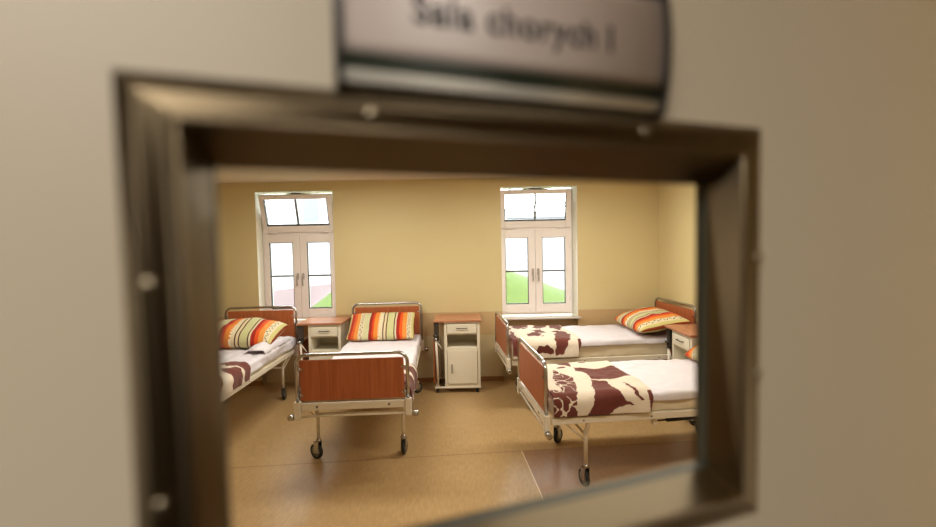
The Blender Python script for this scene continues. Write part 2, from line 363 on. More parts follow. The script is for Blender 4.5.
# ------------------------------------------------------------------ windows
def window(idx, na, nb, a, b_, tilt=.115):
    """white plastic window: fixed frame, two casements, inward tilted fanlight"""
    w_ = b_-a; y0, y1 = YW+.10, YW+.17
    fx0, fx1 = a+.008, b_-.008; z0, z1 = SILL_Z+.02, N_TOP-.03; zt = 1.915
    root = empty('window_%d' % idx, ((a+b_)/2, y0, z0)); root['kind'] = 'structure'
    cx = (a+b_)/2
    def L(bm): bmesh.ops.translate(bm, verts=bm.verts, vec=(-cx, -y0, -z0)); return bm
    fw = .05
    bm = B(); box(bm, fx0, fx0+fw, y0, y1, z0, z1, .004); box(bm, fx1-fw, fx1, y0, y1, z0, z1, .004)
    box(bm, fx0+fw, fx1-fw, y0, y1, z0, z0+fw, .004); box(bm, fx0+fw, fx1-fw, y0, y1, z1-.03, z1, .004); box(bm, fx0+fw, fx1-fw, y0, y1, zt-.03, zt+.03, .004)
    obj('window_frame', L(bm), 'upvc', root)
    # casements
    for k in (0, 1):
        s0 = fx0+.028 if k == 0 else cx+.002; s1 = cx-.002 if k == 0 else fx1-.028
        sz0, sz1 = z0+.025, zt-.012; sw = .088; ya, yb = y0-.022, y0+.045
        g0, g1 = s0+(.062 if k == 0 else sw), s1-(sw if k == 0 else .062)
        gz0, gz1 = .958, 1.80
        bm = B(); box(bm, s0, g0, ya, yb, sz0, sz1, .005); box(bm, g1, s1, ya, yb, sz0, sz1, .005)
        box(bm, g0, g1, ya, yb, sz0, gz0, .005); box(bm, g0, g1, ya, yb, gz1, sz1, .005)
        sash = obj('casement', L(bm), 'upvc', root)
        bm = B(); e_ = .009
        box(bm, g0, g0+.006, ya+.004, ya+.036, gz0, gz1); box(bm, g1-.006, g1, ya+.004, ya+.036, gz0, gz1); box(bm, g0+.004, g1-.004, ya+.004, ya+.036, gz0, gz0+.011); box(bm, g0+.004, g1-.004, ya+.004, ya+.036, gz1-.004, gz1)
        obj('gasket', L(bm), 'black_plastic', sash)
        bm = B(); box(bm, g0+.004, g1-.004, ya+.012, ya+.028, 1.367, 1.387); obj('glazing_bar', L(bm), 'bar', sash)
        bm = B(); box(bm, g0+.001, g1-.001, ya+.031, ya+.037, gz0+.001, gz1-.001); obj('pane', L(bm), 'glass', sash)
        # handle
        hx = cx-.035 if k == 0 else cx+.035
        bm = B(); box(bm, hx-.014, hx+.014, ya-.008, ya, 1.33, 1.41, .003); box(bm, hx-.009, hx+.009, ya-.04, ya-.008, 1.36, 1.378, .003); box(bm, hx-.01, hx+.01, ya-.045, ya-.03, 1.25, 1.38, .004)
        obj('window_handle', L(bm), 'lever', sash)
        bm = B()
        hxx = s0+.008 if k == 0 else s1-.008
        for hz in (1.05, 1.70): lathe_x(bm, (hxx, ya-.006, hz), [(-.04, .007), (.04, .007)], 10, axis='z')
        obj('hinge', L(bm), 'upvc', sash)
    # fanlight, hinged at the transom, leaning in at the top
    sx0, sx1, sz0, sz1 = fx0+.028, fx1-.028, zt+.012, z1-.004
    ya, yb = y0-.022, y0+.045; gx0, gx1, gz0, gz1 = sx0+.055, sx1-.055, sz0+.085, sz1-.055
    piv = Vector((cx, ya, sz0)); ang = math.asin(tilt/(sz1-sz0)); R_ = Matrix.Translation(piv-Vector((cx, y0, z0))) @ Matrix.Rotation(ang, 4, 'X') @ Matrix.Translation(-piv)
    def T(bm): bmesh.ops.transform(bm, matrix=R_, verts=bm.verts); return bm
    bm = B(); box(bm, sx0, gx0, ya, yb, sz0, sz1, .005); box(bm, gx1, sx1, ya, yb, sz0, sz1, .005); box(bm, gx0, gx1, ya, yb, sz0, gz0, .005); box(bm, gx0, gx1, ya, yb, gz1, sz1, .005)
    fan = obj('fanlight', T(bm), 'upvc', root)
    bm = B(); e_ = .009
    box(bm, gx0, gx0+.007, ya+.002, ya+.036, gz0, gz1); box(bm, gx1-.007, gx1, ya+.002, ya+.036, gz0, gz1); box(bm, gx0+.005, gx1-.005, ya+.004, ya+.036, gz0, gz0+.016)
    obj('gasket', T(bm), 'black_plastic', fan)
    bm = B(); box(bm, cx-.012, cx+.012, ya+.012, ya+.028, gz0+.016, gz1); obj('glazing_bar', T(bm), 'bar', fan)
    bm = B(); box(bm, gx0+.001, gx1-.001, ya+.031, ya+.037, gz0+.001, gz1-.001); obj('pane', T(bm), 'glass', fan)
    for hx in (sx0+.12, sx1-.12):
        bm = B(); lathe_x(bm, (hx, ya-.004, sz0-.002), [(-.05, .008), (.05, .008)], 10, axis='x'); obj('hinge', L(bm), 'upvc', fan)
    # scissor stay at the head
    bm = B(); zz = z1+.004
    tube(bm, [(cx-.16, y0, zz), (cx-.03, y0-.10, zz+.004), (cx+.10, y0-.06, zz)], .006, 8)
    tube(bm, [(cx+.16, y0, zz), (cx+.02, y0-.10, zz-.006), (cx-.09, y0-.06, zz)], .006, 8)
    box(bm, cx-.05, cx+.07, y0-.115, y0-.09, zz-.014, zz+.006, .003)
    obj('window_stay', L(bm), 'grey_plastic', root)
    # inner sill board
    bm = B(); box(bm, na-.03 if idx == 2 else na, nb+.03 if idx == 2 else nb, YW-.05, YW-.001, SILL_Z-.022, SILL_Z, .006); box(bm, na+.007, nb-.007, YW-.001, y0+.04, SILL_Z-.03, SILL_Z+.0)
    obj('window_sill', L(bm), 'sill', root)
window(1, *NICHES[0], *FRAMES[0], tilt=.12); window(2, *NICHES[1], *FRAMES[1], tilt=.085)

# ------------------------------------------------------------------ outside
def terrain(x, y):
    z = -.75
    if y > 8:
        ridge = max(-.75, min(.50+.75*(x+3.77), 1.5, 0.98-.38*(x-1.05)))
        t = max(0, min(1, (y-8.3)/3.7)); z += (ridge+.75)*t*t*(3-2*t)
    return z
bm = B(); nx, ny = 70, 40; V = []
for j in range(ny+1):
    row = []
    for i in range(nx+1):
        x = -14+26*i/nx; y = 6.2+7.4*j/ny
        row.append(bm.verts.new((x, y, terrain(x, y)+.02*noise.noise(Vector((x*2, y*2, 0))))))
    V.append(row)
for j in range(ny):
    for i in range(nx): bm.faces.new((V[j][i], V[j][i+1], V[j+1][i+1], V[j+1][i]))
g = struct('ground', bm, 'grass', smooth=True)
bm = B(); box(bm, -30, 30, 13.4, 40, -1.6, -.8); struct('path', bm, 'pinkwall')
bm = B(); box(bm, 0, 9, 0, .25, -1.2, 1.0)
for v in bm.verts:
    if v.co.z > .5: v.co.z = .05+.10*v.co.x
o = obj('garden_wall', bm, 'pinkwall'); o.location = (-9.6, 13.9, 0)
tag(o, 'low pink plastered wall sloping down outside the left window', 'wall')
bl = empty('building', (-8, 18, -1)); tag(bl, 'bright white building seen through the left window', 'building')
bm = B(); box(bm, -8, 7, 0, 6, 0, 12); obj('facade', bm, 'facade', bl)
bm = B(); box(bm, -8, 7, -.12, 0, 3.0, 3.2); box(bm, -8, 7, -.12, 0, 7.6, 7.8); obj('cornice', bm, 'facade', bl)
for x in (-4.1, -1.4, 1.3):
    for z in (3.8, 8.2):
        bm = B(); box(bm, x-.1, x+.7, -.05, 0, z-.1, z+1.5, .02); f_ = obj('window_surround', bm, 'facade', bl)
        bm = B(); box(bm, x, x+.6, -.08, -.052, z, z+1.4); obj('pane', bm, 'facade_win', f_)
bl = empty('building', (8, 20, -1)); tag(bl, 'plain white building behind the lawn outside the right window', 'building')
bm = B(); box(bm, -8, 8, 0, 6, 0, 3.9); obj('facade', bm, 'facade', bl)
bm = B(); box(bm, -8.2, 8.2, -.3, 6.3, 3.9, 4.1); obj('roof', bm, 'facade', bl)
bm = B()
random.seed(3)
def branch(p, d, r, n):
    pts = [p]; q = p.copy(); dd = d.copy()
    for i in range(5):
        dd = (dd+Vector((random.uniform(-.15, .15), random.uniform(-.15, .15), random.uniform(-.12, .15)))).normalized(); q = q+dd*.42*(n+.6)/2.6; pts.append(q.copy())
    tube(bm, pts, r, 6)
    if n > 0:
        for k in (2, 3, 5):
            branch(pts[k], (dd+Vector((random.uniform(-.6, .6), random.uniform(-.4, .4), random.uniform(-.3, .7)))).normalized(), r*.6, n-1)
tube(bm, [(0, 0, 0), (.05, 0, 1.5), (.1, .1, 3.2)], .09, 8)
for d in ((-.9, 0, .5), (.9, .1, .35), (.3, 0, 1)): branch(Vector((.1, .1, 3.1)), Vector(d).normalized(), .035, 2)
o = obj('bare_tree', bm, 'bark'); o.location = (1.0, 13.2, -.6)
tag(o, 'bare thin-branched tree outside the right window', 'tree')

# ------------------------------------------------------------------ the door leaf, ajar, close to the camera
PSI = math.radians(19); DD = .25
def dfr(name):   # frame of the door: x along the leaf, y away from the camera, z up from camera height
    o = empty(name, (-math.sin(PSI)*DD, math.cos(PSI)*DD, 0), PSI); return o
door = dfr('door_1'); door['kind'] = 'structure'
H0 = CAM_H
OS0, OS1, OZ0, OZ1 = -.0895, .3335, H0-.2240, H0+.0868     # outer edge of the vision frame
IS0, IS1, IZ0, IZ1 = -.0610, .3060, H0-.2000, H0+.0620    # inner edge of its flange
GS0, GS1, GZ0, GZ1 = -.0545, .3092, H0-.1945, H0+.0472    # glazed opening
LX0, LX1, LY0, LY1 = -.44, .66, .004, .044
bm = B()
for q in ((LX0, IS0-.012, 0.01, 2.06), (IS1+.012, LX1, 0.01, 2.06), (IS0-.012, IS1+.012, .01, IZ0-.012), (IS0-.012, IS1+.012, IZ1+.012, 2.06)):
    box(bm, q[0], q[1], LY0, LY1, q[2], q[3])
obj('door_panel', bm, 'door_paint', door)
def frame_rings(bm, rings, mi=0, close=False):
    """mitred frame; u runs across each bar so the brushed highlight spreads across it"""
    vs = []; uvl = bm.loops.layers.uv.verify()
    for (a, b_, c, d, y) in rings: vs.append([bm.verts.new(v) for v in ((a, y, c), (b_, y, c), (b_, y, d), (a, y, d))])
    n_ = len(vs) if close else len(vs)-1
    for i in range(n_):
        i2 = (i+1) % len(vs)
        for k in range(4):
            f = bm.faces.new((vs[i][k], vs[i][(k+1) % 4], vs[i2][(k+1) % 4], vs[i2][k]))
            for lp, c in zip(f.loops, ((0, 0), (0, 1), (1, 1), (1, 0))): lp[uvl].uv = c
def ring(a, i, y):   # expand rectangle by -i
    return (a[0]+i, a[1]-i, a[2]+i, a[3]-i, y)
O_, I_, G_ = (OS0, OS1, OZ0, OZ1), (IS0, IS1, IZ0, IZ1), (GS0, GS1, GZ0, GZ1)
bm = B(); frame_rings(bm, [ring(O_, 0, .004), ring(O_, .0006, .0030), ring(O_, .0030, .0012), ring(O_, .0065, -.0012), ring(O_, .0100, -.0026), ring(I_, -.0060, -.0046), ring(I_, -.0015, -.0060), ring(I_, .0000, -.0056), ring(I_, .0008, -.0035), ring(G_, 0, .031), ring(I_, -.010, .031), ring(I_, -.010, .004)], close=True)
vf = obj('vision_frame', bm, 'steel', door); vf['label'] = 'brushed steel frame around the viewing window'
bm = B(); frame_rings(bm, [ring(G_, -.006, .0312), ring(G_, .0005, .0312), ring(G_, .0005, .038), ring(G_, -.006, .038)], close=True)
obj('gasket', bm, 'gasket', door)
bm = B(); box(bm, GS0-.005, GS1+.005, .0382, .0412, GZ0-.005, GZ1+.005); obj('glass_pane', bm, 'glass', door)
bm = B(); frame_rings(bm, [ring(G_, -.006, .0414), ring(G_, -.0005, .0414), ring(G_, -.0005, .0436), ring(G_, -.030, .047), ring(G_, -.030, .0442)], close=True)
obj('rear_frame', bm, 'steel', door)
for (s, z) in ((.0313, .0728), (.2158, .0752), (-.0765, -.0164), (.3235, -.0143), (.3235, -.1056), (-.0765, -.125), (.0313, -.2135), (.2158, -.2135)):
    bm = B(); zc = H0+z; yb = -.0030
    lathe_x(bm, (s, yb, zc), [(.002, .0042), (-.0012, .0038), (-.0020, .0024), (-.0022, .0004)], 20, axis='y')
    sc = obj('screw', bm, 'screw', door)
# lever handle and hinges on the leaf
bm = B(); box(bm, .60, .64, -.002, .004, .92, 1.16, .002); tube(bm, [(.62, -.002, 1.08), (.62, -.05, 1.08), (.60, -.058, 1.08), (.50, -.058, 1.08)], .009, 12)
obj('door_handle', bm, 'steel', door)

# the curved name plate above the viewing window
sg = dfr('door_sign'); tag(sg, 'curved grey name plate reading Sala chorych I on the door above its viewing window', 'sign')
SX0, SX1, SZ0, SZ1 = .0160, .2285, .0885, .1795
BUL = .0060
def bulge(z): t = (z-SZ0)/(SZ1-SZ0); return .001-.003-BUL*(1-(2*t-1)**2)
def strip(name, z0, z1, mat, x0=SX0, x1=SX1, off=0, n=10):
    bm = B(); lo = []
    for sgn in (0, 1):
        r_ = []
        for i in range(n+1):
            z = z0+(z1-z0)*i/n; y = bulge(z)-off+(.0018 if sgn else 0)
            r_.append((bm.verts.new((x0, y, H0+z)), bm.verts.new((x1, y, H0+z))))
        lo.append(r_)
    for i in range(n):
        for sgn in (0, 1):
            a, b_ = lo[sgn][i], lo[sgn][i+1]; bm.faces.new((a[0], a[1], b_[1], b_[0])).smooth = True
        for k in (0, 1): bm.faces.new((lo[0][i][k], lo[0][i+1][k], lo[1][i+1][k], lo[1][i][k]))
    for i in (0, n): bm.faces.new((lo[0][i][0], lo[0][i][1], lo[1][i][1], lo[1][i][0]))
    return obj(name, bm, mat, sg)
strip('lower_rail', SZ0+.001, SZ0+.0070, 'sign_silver', off=.0012)
strip('upper_rail', SZ1-.0062, SZ1-.001, 'sign_silver', off=.0012)
strip('lower_stripe', SZ0+.0072, SZ0+.0165, 'sign_dark', off=.0003)
strip('upper_stripe', SZ1-.0165, SZ1-.0064, 'sign_dark', off=.0003)
strip('insert_panel', SZ0+.0167, SZ1-.0167, 'sign_panel')
for xa, xb in ((SX0-.004, SX0), (SX1, SX1+.004)):
    bm = B(); n = 14; ra, rb = [], []
    pts = [(bulge(SZ0+(SZ1-SZ0)*i/n)-.0022, SZ0-.001+(SZ1-SZ0+.002)*i/n) for i in range(n+1)] + [(.0038, SZ1+.001), (.0038, SZ0-.001)]
    ra = [bm.verts.new((xa, y, H0+z)) for y, z in pts]; rb = [bm.verts.new((xb, y, H0+z)) for y, z in pts]
    bm.faces.new(ra); bm.faces.new(rb)
    for i in range(len(pts)): bm.faces.new((ra[i], ra[(i+1) % len(pts)], rb[(i+1) % len(pts)], rb[i]))
    obj('end_cap', bm, 'sign_cap', sg)
bm = B(); box(bm, SX0, SX1, -.001, .0038, H0+SZ0+.002, H0+SZ1-.002); obj('backplate', bm, 'sign_dark', sg)
tcu = bpy.data.curves.new('lettering', 'FONT'); tcu.body = 'Sala chorych I'; tcu.size = .02; tcu.extrude = .0002; tcu.offset = .0004; tcu.space_character = 1.10; tcu.align_x = 'LEFT'
to = bpy.data.objects.new('lettering_source', tcu); COL.objects.link(to)
bpy.context.view_layer.update()
dg = bpy.context.evaluated_depsgraph_get(); me = bpy.data.meshes.new_from_object(to.evaluated_get(dg))
bpy.data.objects.remove(to)
xs_ = [v.co.x for v in me.vertices]; x0_, x1_ = min(xs_), max(xs_); k_ = .1315/(x1_-x0_)
for v in me.vertices:
    x = .0542+(v.co.x-x0_)*k_; z = .1238+v.co.y*k_*1.05; y = bulge(z)-.0004-v.co.z
    v.co = (x, y, H0+z)
me.materials.clear(); me.materials.append(M['sign_text'])
lt = bpy.data.objects.new('lettering', me); COL.objects.link(lt); lt.parent = sg

# ------------------------------------------------------------------ beds
BL, BW = 2.05, .832
def caster(parent, x, y, ang, zt=.16, R=.0625):
    """fork with a black-tyred wheel standing on the floor"""
    bm = B(); c, s = math.cos(ang), math.sin(ang)
    X = Matrix.Translation((x, y, 0)) @ Matrix.Rotation(ang, 4, 'Z')
    lathe_x(bm, (0, 0, zt), [(-.012, .022), (.004, .022), (.012, .014)], 14, axis='z')
    for sd in (-1, 1): box(bm, sd*.020-.0025, sd*.020+.0025, -.014, .036, R-.012, zt-.008, .002)
    box(bm, -.0225, .0225, -.016, .022, zt-.016, zt-.008, .002)
    lathe_x(bm, (0, .026, R), [(-.027, .008), (.027, .008)], 10)
    bmesh.ops.transform(bm, matrix=X, verts=bm.verts)
    f = obj('caster', bm, 'chrome', parent)
    bm = B(); lathe_x(bm, (0, .026, R), [(-.012, R*.70), (-.014, R*.86), (-.009, R), (.009, R), (.014, R*.86), (.012, R*.70)], 28, 0)
    lathe_x(bm, (0, .026, R), [(-.0145, R*.35), (-.012, R*.69), (.012, R*.69), (.0145, R*.35)], 24, 1)
    bmesh.ops.transform(bm, matrix=X, verts=bm.verts)
    obj('wheel', bm, None, f, mats=['black_plastic', 'grey_plastic'])
    return f
def end_board(root, y, ztop, prefix, pz0, pz1):
    hw = BW/2; r = .0135; cr_ = .075
    bm = B()
    pts = [(-hw, y, .53), (-hw, y, ztop-cr_)] + arc_pts((-hw+cr_, y, ztop-cr_), cr_, PI, PI/2)[1:] + arc_pts((hw-cr_, y, ztop-cr_), cr_, PI/2, 0) + [(hw, y, .53)]
    tube(bm, pts, r, 14); obj(prefix+'_tube', bm, 'chrome', root)
    bm = B(); px_ = hw-.028
    box(bm, -px_, px_, y-.009, y+.009, pz0, pz1, .006)
    p_ = obj(prefix+'_panel', bm, 'beech', root)
    for sx in (-1, 1):
        for z in (pz0+.045, pz1-.07):
            bm = B(); lathe_x(bm, (sx*(px_+.006), y, z), [(-.020, .009), (.016, .009)], 12); lathe_x(bm, (sx*(px_-.012), y-.0092, z), [(.0005, .010), (-.003, .008)], 12, axis='y')
            lathe_x(bm, (sx*(px_-.012), y+.0087, z), [(.0005, .010), (.003, .008)], 12, axis='y')
            obj('panel_bracket', bm, 'chrome', p_)
def make_bed(loc, rz, label, L=BL, casters=(.5, -.2, 0, .3), gas=False, ly=.25):
    root = empty('hospital_bed', (loc[0], loc[1], 0), rz)
    tag(root, label, 'bed', 'metal hospital beds with reddish wood boards')
    hw = BW/2
    for sx in (-1, 1):
        bm = B(); xx = sx*(hw-.02)
        box(bm, xx-.018, xx+.018, .04, L-.04, .49, .537, .004)
        r_ = obj('side_rail', bm, 'cream_metal', root)
        for yy in (.14*L, .4*L, .8*L):
            bm = B(); lathe_x(bm, (xx+sx*.018, yy, .512), [(-.0003, .006), (sx*.003, .005)], 10); obj('bolt', bm, 'dark_metal', r_)
    for yy, nm in ((0, 'foot'), (L, 'head')):
        sg_ = -1 if yy == 0 else 1
        bm = B(); box(bm, -hw+.03, hw-.03, yy-.014, yy+.014, .50, .552, .004); cb = obj(nm+'_crossbar', bm, 'cream_metal', root)
        for xb in (-.27, .27):
            bm = B(); lathe_x(bm, (xb, yy+sg_*.014, .528), [(-sg_*.0003, .009), (sg_*.003, .007)], 12, axis='y'); obj('bolt', bm, 'dark_metal', cb)
        bm = B(); tube(bm, [(-hw, yy, .452), (hw, yy, .452)], .008, 10); obj('lower_'+nm+'_bar', bm, 'cream_metal', root)
        for sx in (-1, 1):
            bm = B(); box(bm, sx*hw-.024, sx*hw+.024, yy-.02, yy+.02, .435, .568, .006); obj('corner_sleeve', bm, 'cream_metal', root)
            bm = B(); tube(bm, [(sx*(hw+.02), yy, .448), (sx*(hw+.075), yy, .448)], .006, 8)
            lathe_x(bm, (sx*(hw+.03), yy, .448), [(0, .014), (sx*.004, .023), (sx*.042, .023), (sx*.046, .014)] if sx > 0 else [(0, .014), (-.004, .023), (-.042, .023), (-.046, .014)], 16)
            obj('bumper_roller', bm, 'chrome', root)
    end_board(root, 0, .922, 'footboard', .572, .884); end_board(root, L, 1.03, 'headboard', .572, .992)
    # slatted base
    bm = B()
    for i in range(14):
        y = .10+(L-.2)*i/13; box(bm, -hw+.045, hw-.045, y-.028, y+.028, .515, .533, .003)
    obj('slatted_base', bm, 'cream_metal', root)
    for yy, sgn in ((ly, 1), (.86*L, -1)):
        for sx in (-1, 1):
            bm = B(); lx = sx*.345; top = sx*(hw-.022)
            tube(bm, [(top, yy, .50), (top-sx*.004, yy, .47), (top-sx*.02, yy, .44), (lx+sx*.008, yy, .41), (lx, yy, .37), (lx, yy, .17)], .0145, 12)
            lg = obj('leg', bm, 'cream_metal', root)
            bm = B(); tube(bm, [(lx, yy, .34), (top, yy-sgn*.17, .495)], .007, 8); obj('leg_brace', bm, 'cream_metal', lg)
        bm = B(); tube(bm, [(-.345, yy, .375), (.345, yy, .375)], .009, 10); obj('leg_crossbar', bm, 'cream_metal', root)
        for sx in (-1, 1): caster(root, sx*.345, yy, casters[(0 if sgn > 0 else 2)+(0 if sx < 0 else 1)])
    if gas:
        bm = B(); tube(bm, [(.37, .88, .462), (.37, 1.45, .474)], .014, 12); tube(bm, [(.37, .80, .460), (.37, .90, .462)], .006, 8)
        obj('gas_strut', bm, 'black_plastic', root)
        bm = B(); box(bm, .352, .39, .775, .805, .435, .492, .003); obj('strut_bracket', bm, 'cream_metal', root)
    return root

def fabric(name, hw, y0, y1, ztop, drop_l, drop_r, r=.035, off=0, thick=.004, res=.012, mat='sheet', amp=.004, seed=0, end_drop=0, bulge_=0.0, shade=None, fn=None, freq=6, hem_fn=None):
    """Cloth laid over a mattress: hangs drop_l / drop_r down the long sides. Returns mesh object with attribute 'weave'."""
    hw += off; zt = ztop+off; r += off
    # cross-section arclength: s from -drop..0 (right side, +x), corner, top, corner, left
    prof = []
    q = r*PI/2
    total = drop_r+q+2*(hw-r)+q+drop_l
    n = max(8, int(total/res)); m_ = max(4, int((y1-y0)/res))
    def at(s):
        if s < drop_r: return (hw, zt-r-(drop_r-s), 1, 0)
        s -= drop_r
        if s < q: a = s/r; return (hw-r+r*math.cos(a), zt-r+r*math.sin(a), math.cos(a), math.sin(a))
        s -= q
        if s < 2*(hw-r): return (hw-r-s, zt, 0, 1)
        s -= 2*(hw-r)
        if s < q: a = PI/2+s/r; return (-hw+r+r*math.cos(a), zt-r+r*math.sin(a), math.cos(a), math.sin(a))
        s -= q
        return (-hw, zt-r-s, -1, 0)
    bm = B(); lay = bm.verts.layers.float.new('weave'); rows = []
    for j in range(m_+1):
        t = j/m_; row = []
        for i in range(n+1):
            s = total*i/n; x, z, nx_, nz_ = at(s); y = y0+(y1-y0)*t
            if hem_fn: y += hem_fn(s-drop_r-q/2)*t
            d = amp*(noise.noise(Vector((x*freq+seed*7, y*freq, z*freq)))+.5*noise.noise(Vector((x*freq*2.6, y*freq*2.2+seed*3, z*9)))+.35)
            side = abs(nx_)
            if side > .7: d += bulge_*(.5+.5*noise.noise(Vector((y*11+seed, 0, z*3))))*min(1, max(0, (zt-z))/.1)
            if fn: d += fn(x, y, z)
            d = max(d, 0)
            p_ = (x+nx_*d, y, z+nz_*d)
            if end_drop and t < .0001: pass
            v = bm.verts.new(p_)
            if shade: v[lay] = shade(y, s-drop_r-q/2)
            row.append(v)
        rows.append(row)
    for j in range(m_):
        for i in range(n): bm.faces.new((rows[j][i], rows[j][i+1], rows[j+1][i+1], rows[j+1][i])).smooth = True
    o = obj(name, bm, mat)
    for p_ in o.data.polygons: p_.use_smooth = True
    md = o.modifiers.new('thickness', 'SOLIDIFY'); md.thickness = thick; md.offset = -1
    # normals must point out
    return o

def mattress(hw, y0, y1, z0, z1, seed=0):
    bm = B(); n = 12; r = .016; rows = []
    sec = []
    for (cx_, cz_, a0) in ((hw-r, z1-r, 0), (-hw+r, z1-r, PI/2), (-hw+r, z0+r, PI), (hw-r, z0+r, 3*PI/2)):
        for k in range(5):
            a = a0+PI/2*k/4; sec.append((cx_+r*math.cos(a), cz_+r*math.sin(a)))
    full = []
    for k in range(len(sec)):
        a, b_ = sec[k], sec[(k+1) % len(sec)]; d = math.dist(a, b_); m_ = max(1, int(d/.03))
        for i in range(m_): full.append((a[0]+(b_[0]-a[0])*i/m_, a[1]+(b_[1]-a[1])*i/m_))
    ny_ = 90
    for j in range(ny_+1):
        t = j/ny_; y = y0+(y1-y0)*t; e = min(1, min(t, 1-t)*ny_/2.0); sh = .022*(1-math.sqrt(max(0, 1-(1-e)**2)))
        row = []
        for x, z in full:
            zz = max(z0, min(z1, z)); k = 1-sh/hw
            side = abs(x) > hw-.02
            d = .005*noise.noise(Vector((y*14+z*20*seed % 3+seed, z*8, 0))) if side else 0
            cz = (z0+z1)/2
            row.append(bm.verts.new((x*k+(d if x > 0 else -d), y, cz+(zz-cz)*(1-sh/.09))))
        rows.append(row)
    N = len(full)
    for j in range(ny_):
        for i in range(N): bm.faces.new((rows[j][i], rows[j][(i+1) % N], rows[j+1][(i+1) % N], rows[j+1][i]))
    bm.faces.new(rows[0]); bm.faces.new(rows[-1])
    return obj('mattress', bm, 'mattress', smooth=True)

def inside(poly, x, y):
    c = False; j = len(poly)-1
    for i in range(len(poly)):
        xi, yi = poly[i]; xj, yj = poly[j]
        if (yi > y) != (yj > y) and x < (xj-xi)*(y-yi)/(yj-yi)+xi: c = not c
        j = i
    return c
PAT_D = [[(0.28, .92), (0.381, 0.90), (0.416, 0.80), (0.399, 0.625), (0.321, 0.657), (0.286, 0.80)], [(0.406, 0.624), (0.558, 0.552), (0.712, 0.59), (0.788, 0.605), (0.799, 0.424), (0.785, 0.301), (0.706, 0.314), (0.567, 0.26), (0.433, 0.282), (0.44, 0.441), (0.402, 0.533)], [(0.419, 0.268), (0.528, 0.228), (0.522, 0.052), (0.557, -0.041), (0.627, -0.067), (0.545, -0.069), (0.475, -0.092), (0.429, -0.137), (0.273, -0.134), (0.302, -0.1), (0.326, -0.061), (0.368, 0.077)], [(0.224, 0.564), (0.249, 0.515), (0.273, 0.469), (0.298, 0.423), (0.308, 0.341), (0.281, 0.195), (0.253, 0.096), (0.205, -0.054), (0.166, -0.052), (0.144, -0.006), (0.147, 0.112), (0.133, 0.183), (0.157, 0.366)], [(0.018, 0.035), (0.07, 0.091), (0.136, 0.08), (0.149, 0.014), (0.166, -0.052), (0.223, -0.078), (0.211, -0.134), (0.019, -0.139)], [(0.644, 0.209), (0.657, 0.134), (0.662, -0.001), (0.697, -0.049), (0.674, -0.047), (0.639, -0.007), (0.63, 0.104)]]
PAT_C = [[(.02, .8), (.14, .8), (.15, .6), (.05, .5)], [(.03, .3), (.12, .33), (.14, .0), (.12, -.14), (.03, -.14)], [(.34, .5), (.46, .5), (.5, .38), (.4, .33)], [(.60, .36), (.70, .42), (.72, .2), (.64, .0), (.56, -.14), (.48, -.14), (.50, .05)], [(0.202, .80), (0.373, 0.79), (0.366, 0.7), (0.217, 0.586), (0.163, 0.70)], [(0.471, 0.78), (0.598, 0.77), (0.569, 0.662), (0.468, 0.538), (0.391, 0.623)], [(0.64, 0.80), (0.76, 0.79), (0.75, 0.623), (0.67, 0.434), (0.59, 0.586)], [(0.554, 0.262), (0.652, 0.371), (0.624, 0.07), (0.565, -0.043), (0.527, -0.122), (0.478, -0.12), (0.503, -0.041)], [(0.307, -0.045), (0.393, -0.037), (0.466, -0.076), (0.465, -0.125), (0.294, -0.118)], [(0.112, 0.536), (0.14, 0.399), (0.076, -0.012), (0.04, -0.035)], [(.25, .30), (.34, .36), (.42, .26), (.36, .16), (.27, .18)]]
def lobes(u, v):   # wavy petal edge
    return .014*math.sin(u*62+1.9*math.sin(v*50)), .014*math.sin(v*58+1.6*math.sin(u*47))
def mirrored(pats, W=.80):
    return lambda u, v: pats(u, v if v < W*.5 else v)
def pattern(polys, y1, hem=True, lob=1.0, flowers=(3, 4, 5)):
    def f(y, v):
        du, dv = lobes(y, v); du *= lob; dv *= lob
        for k, p_ in enumerate(polys):
            if inside(p_, y+du*.5, v+dv*.5):
                if k in flowers and abs(noise.noise(Vector((y*13, v*13, k*2.0)))) < .055: return 0.0
                return 1.0
        if noise.noise(Vector((y*9+2, v*9, 5))) > .6: return 1.0
        if v > .84 and noise.noise(Vector((y*6, v*6, 3))) > .05: return 1.0
        return 0.0
    return f
def pattern_hem(polys, y1, lob=1.0, fl=(3, 4)):
    f0 = pattern(polys, y1, lob=lob, flowers=fl)
    return lambda y, v: 1.0 if (y > y1-.03 and v < .30*(.5+.5*math.sin(y1*7))) else f0(y, v)

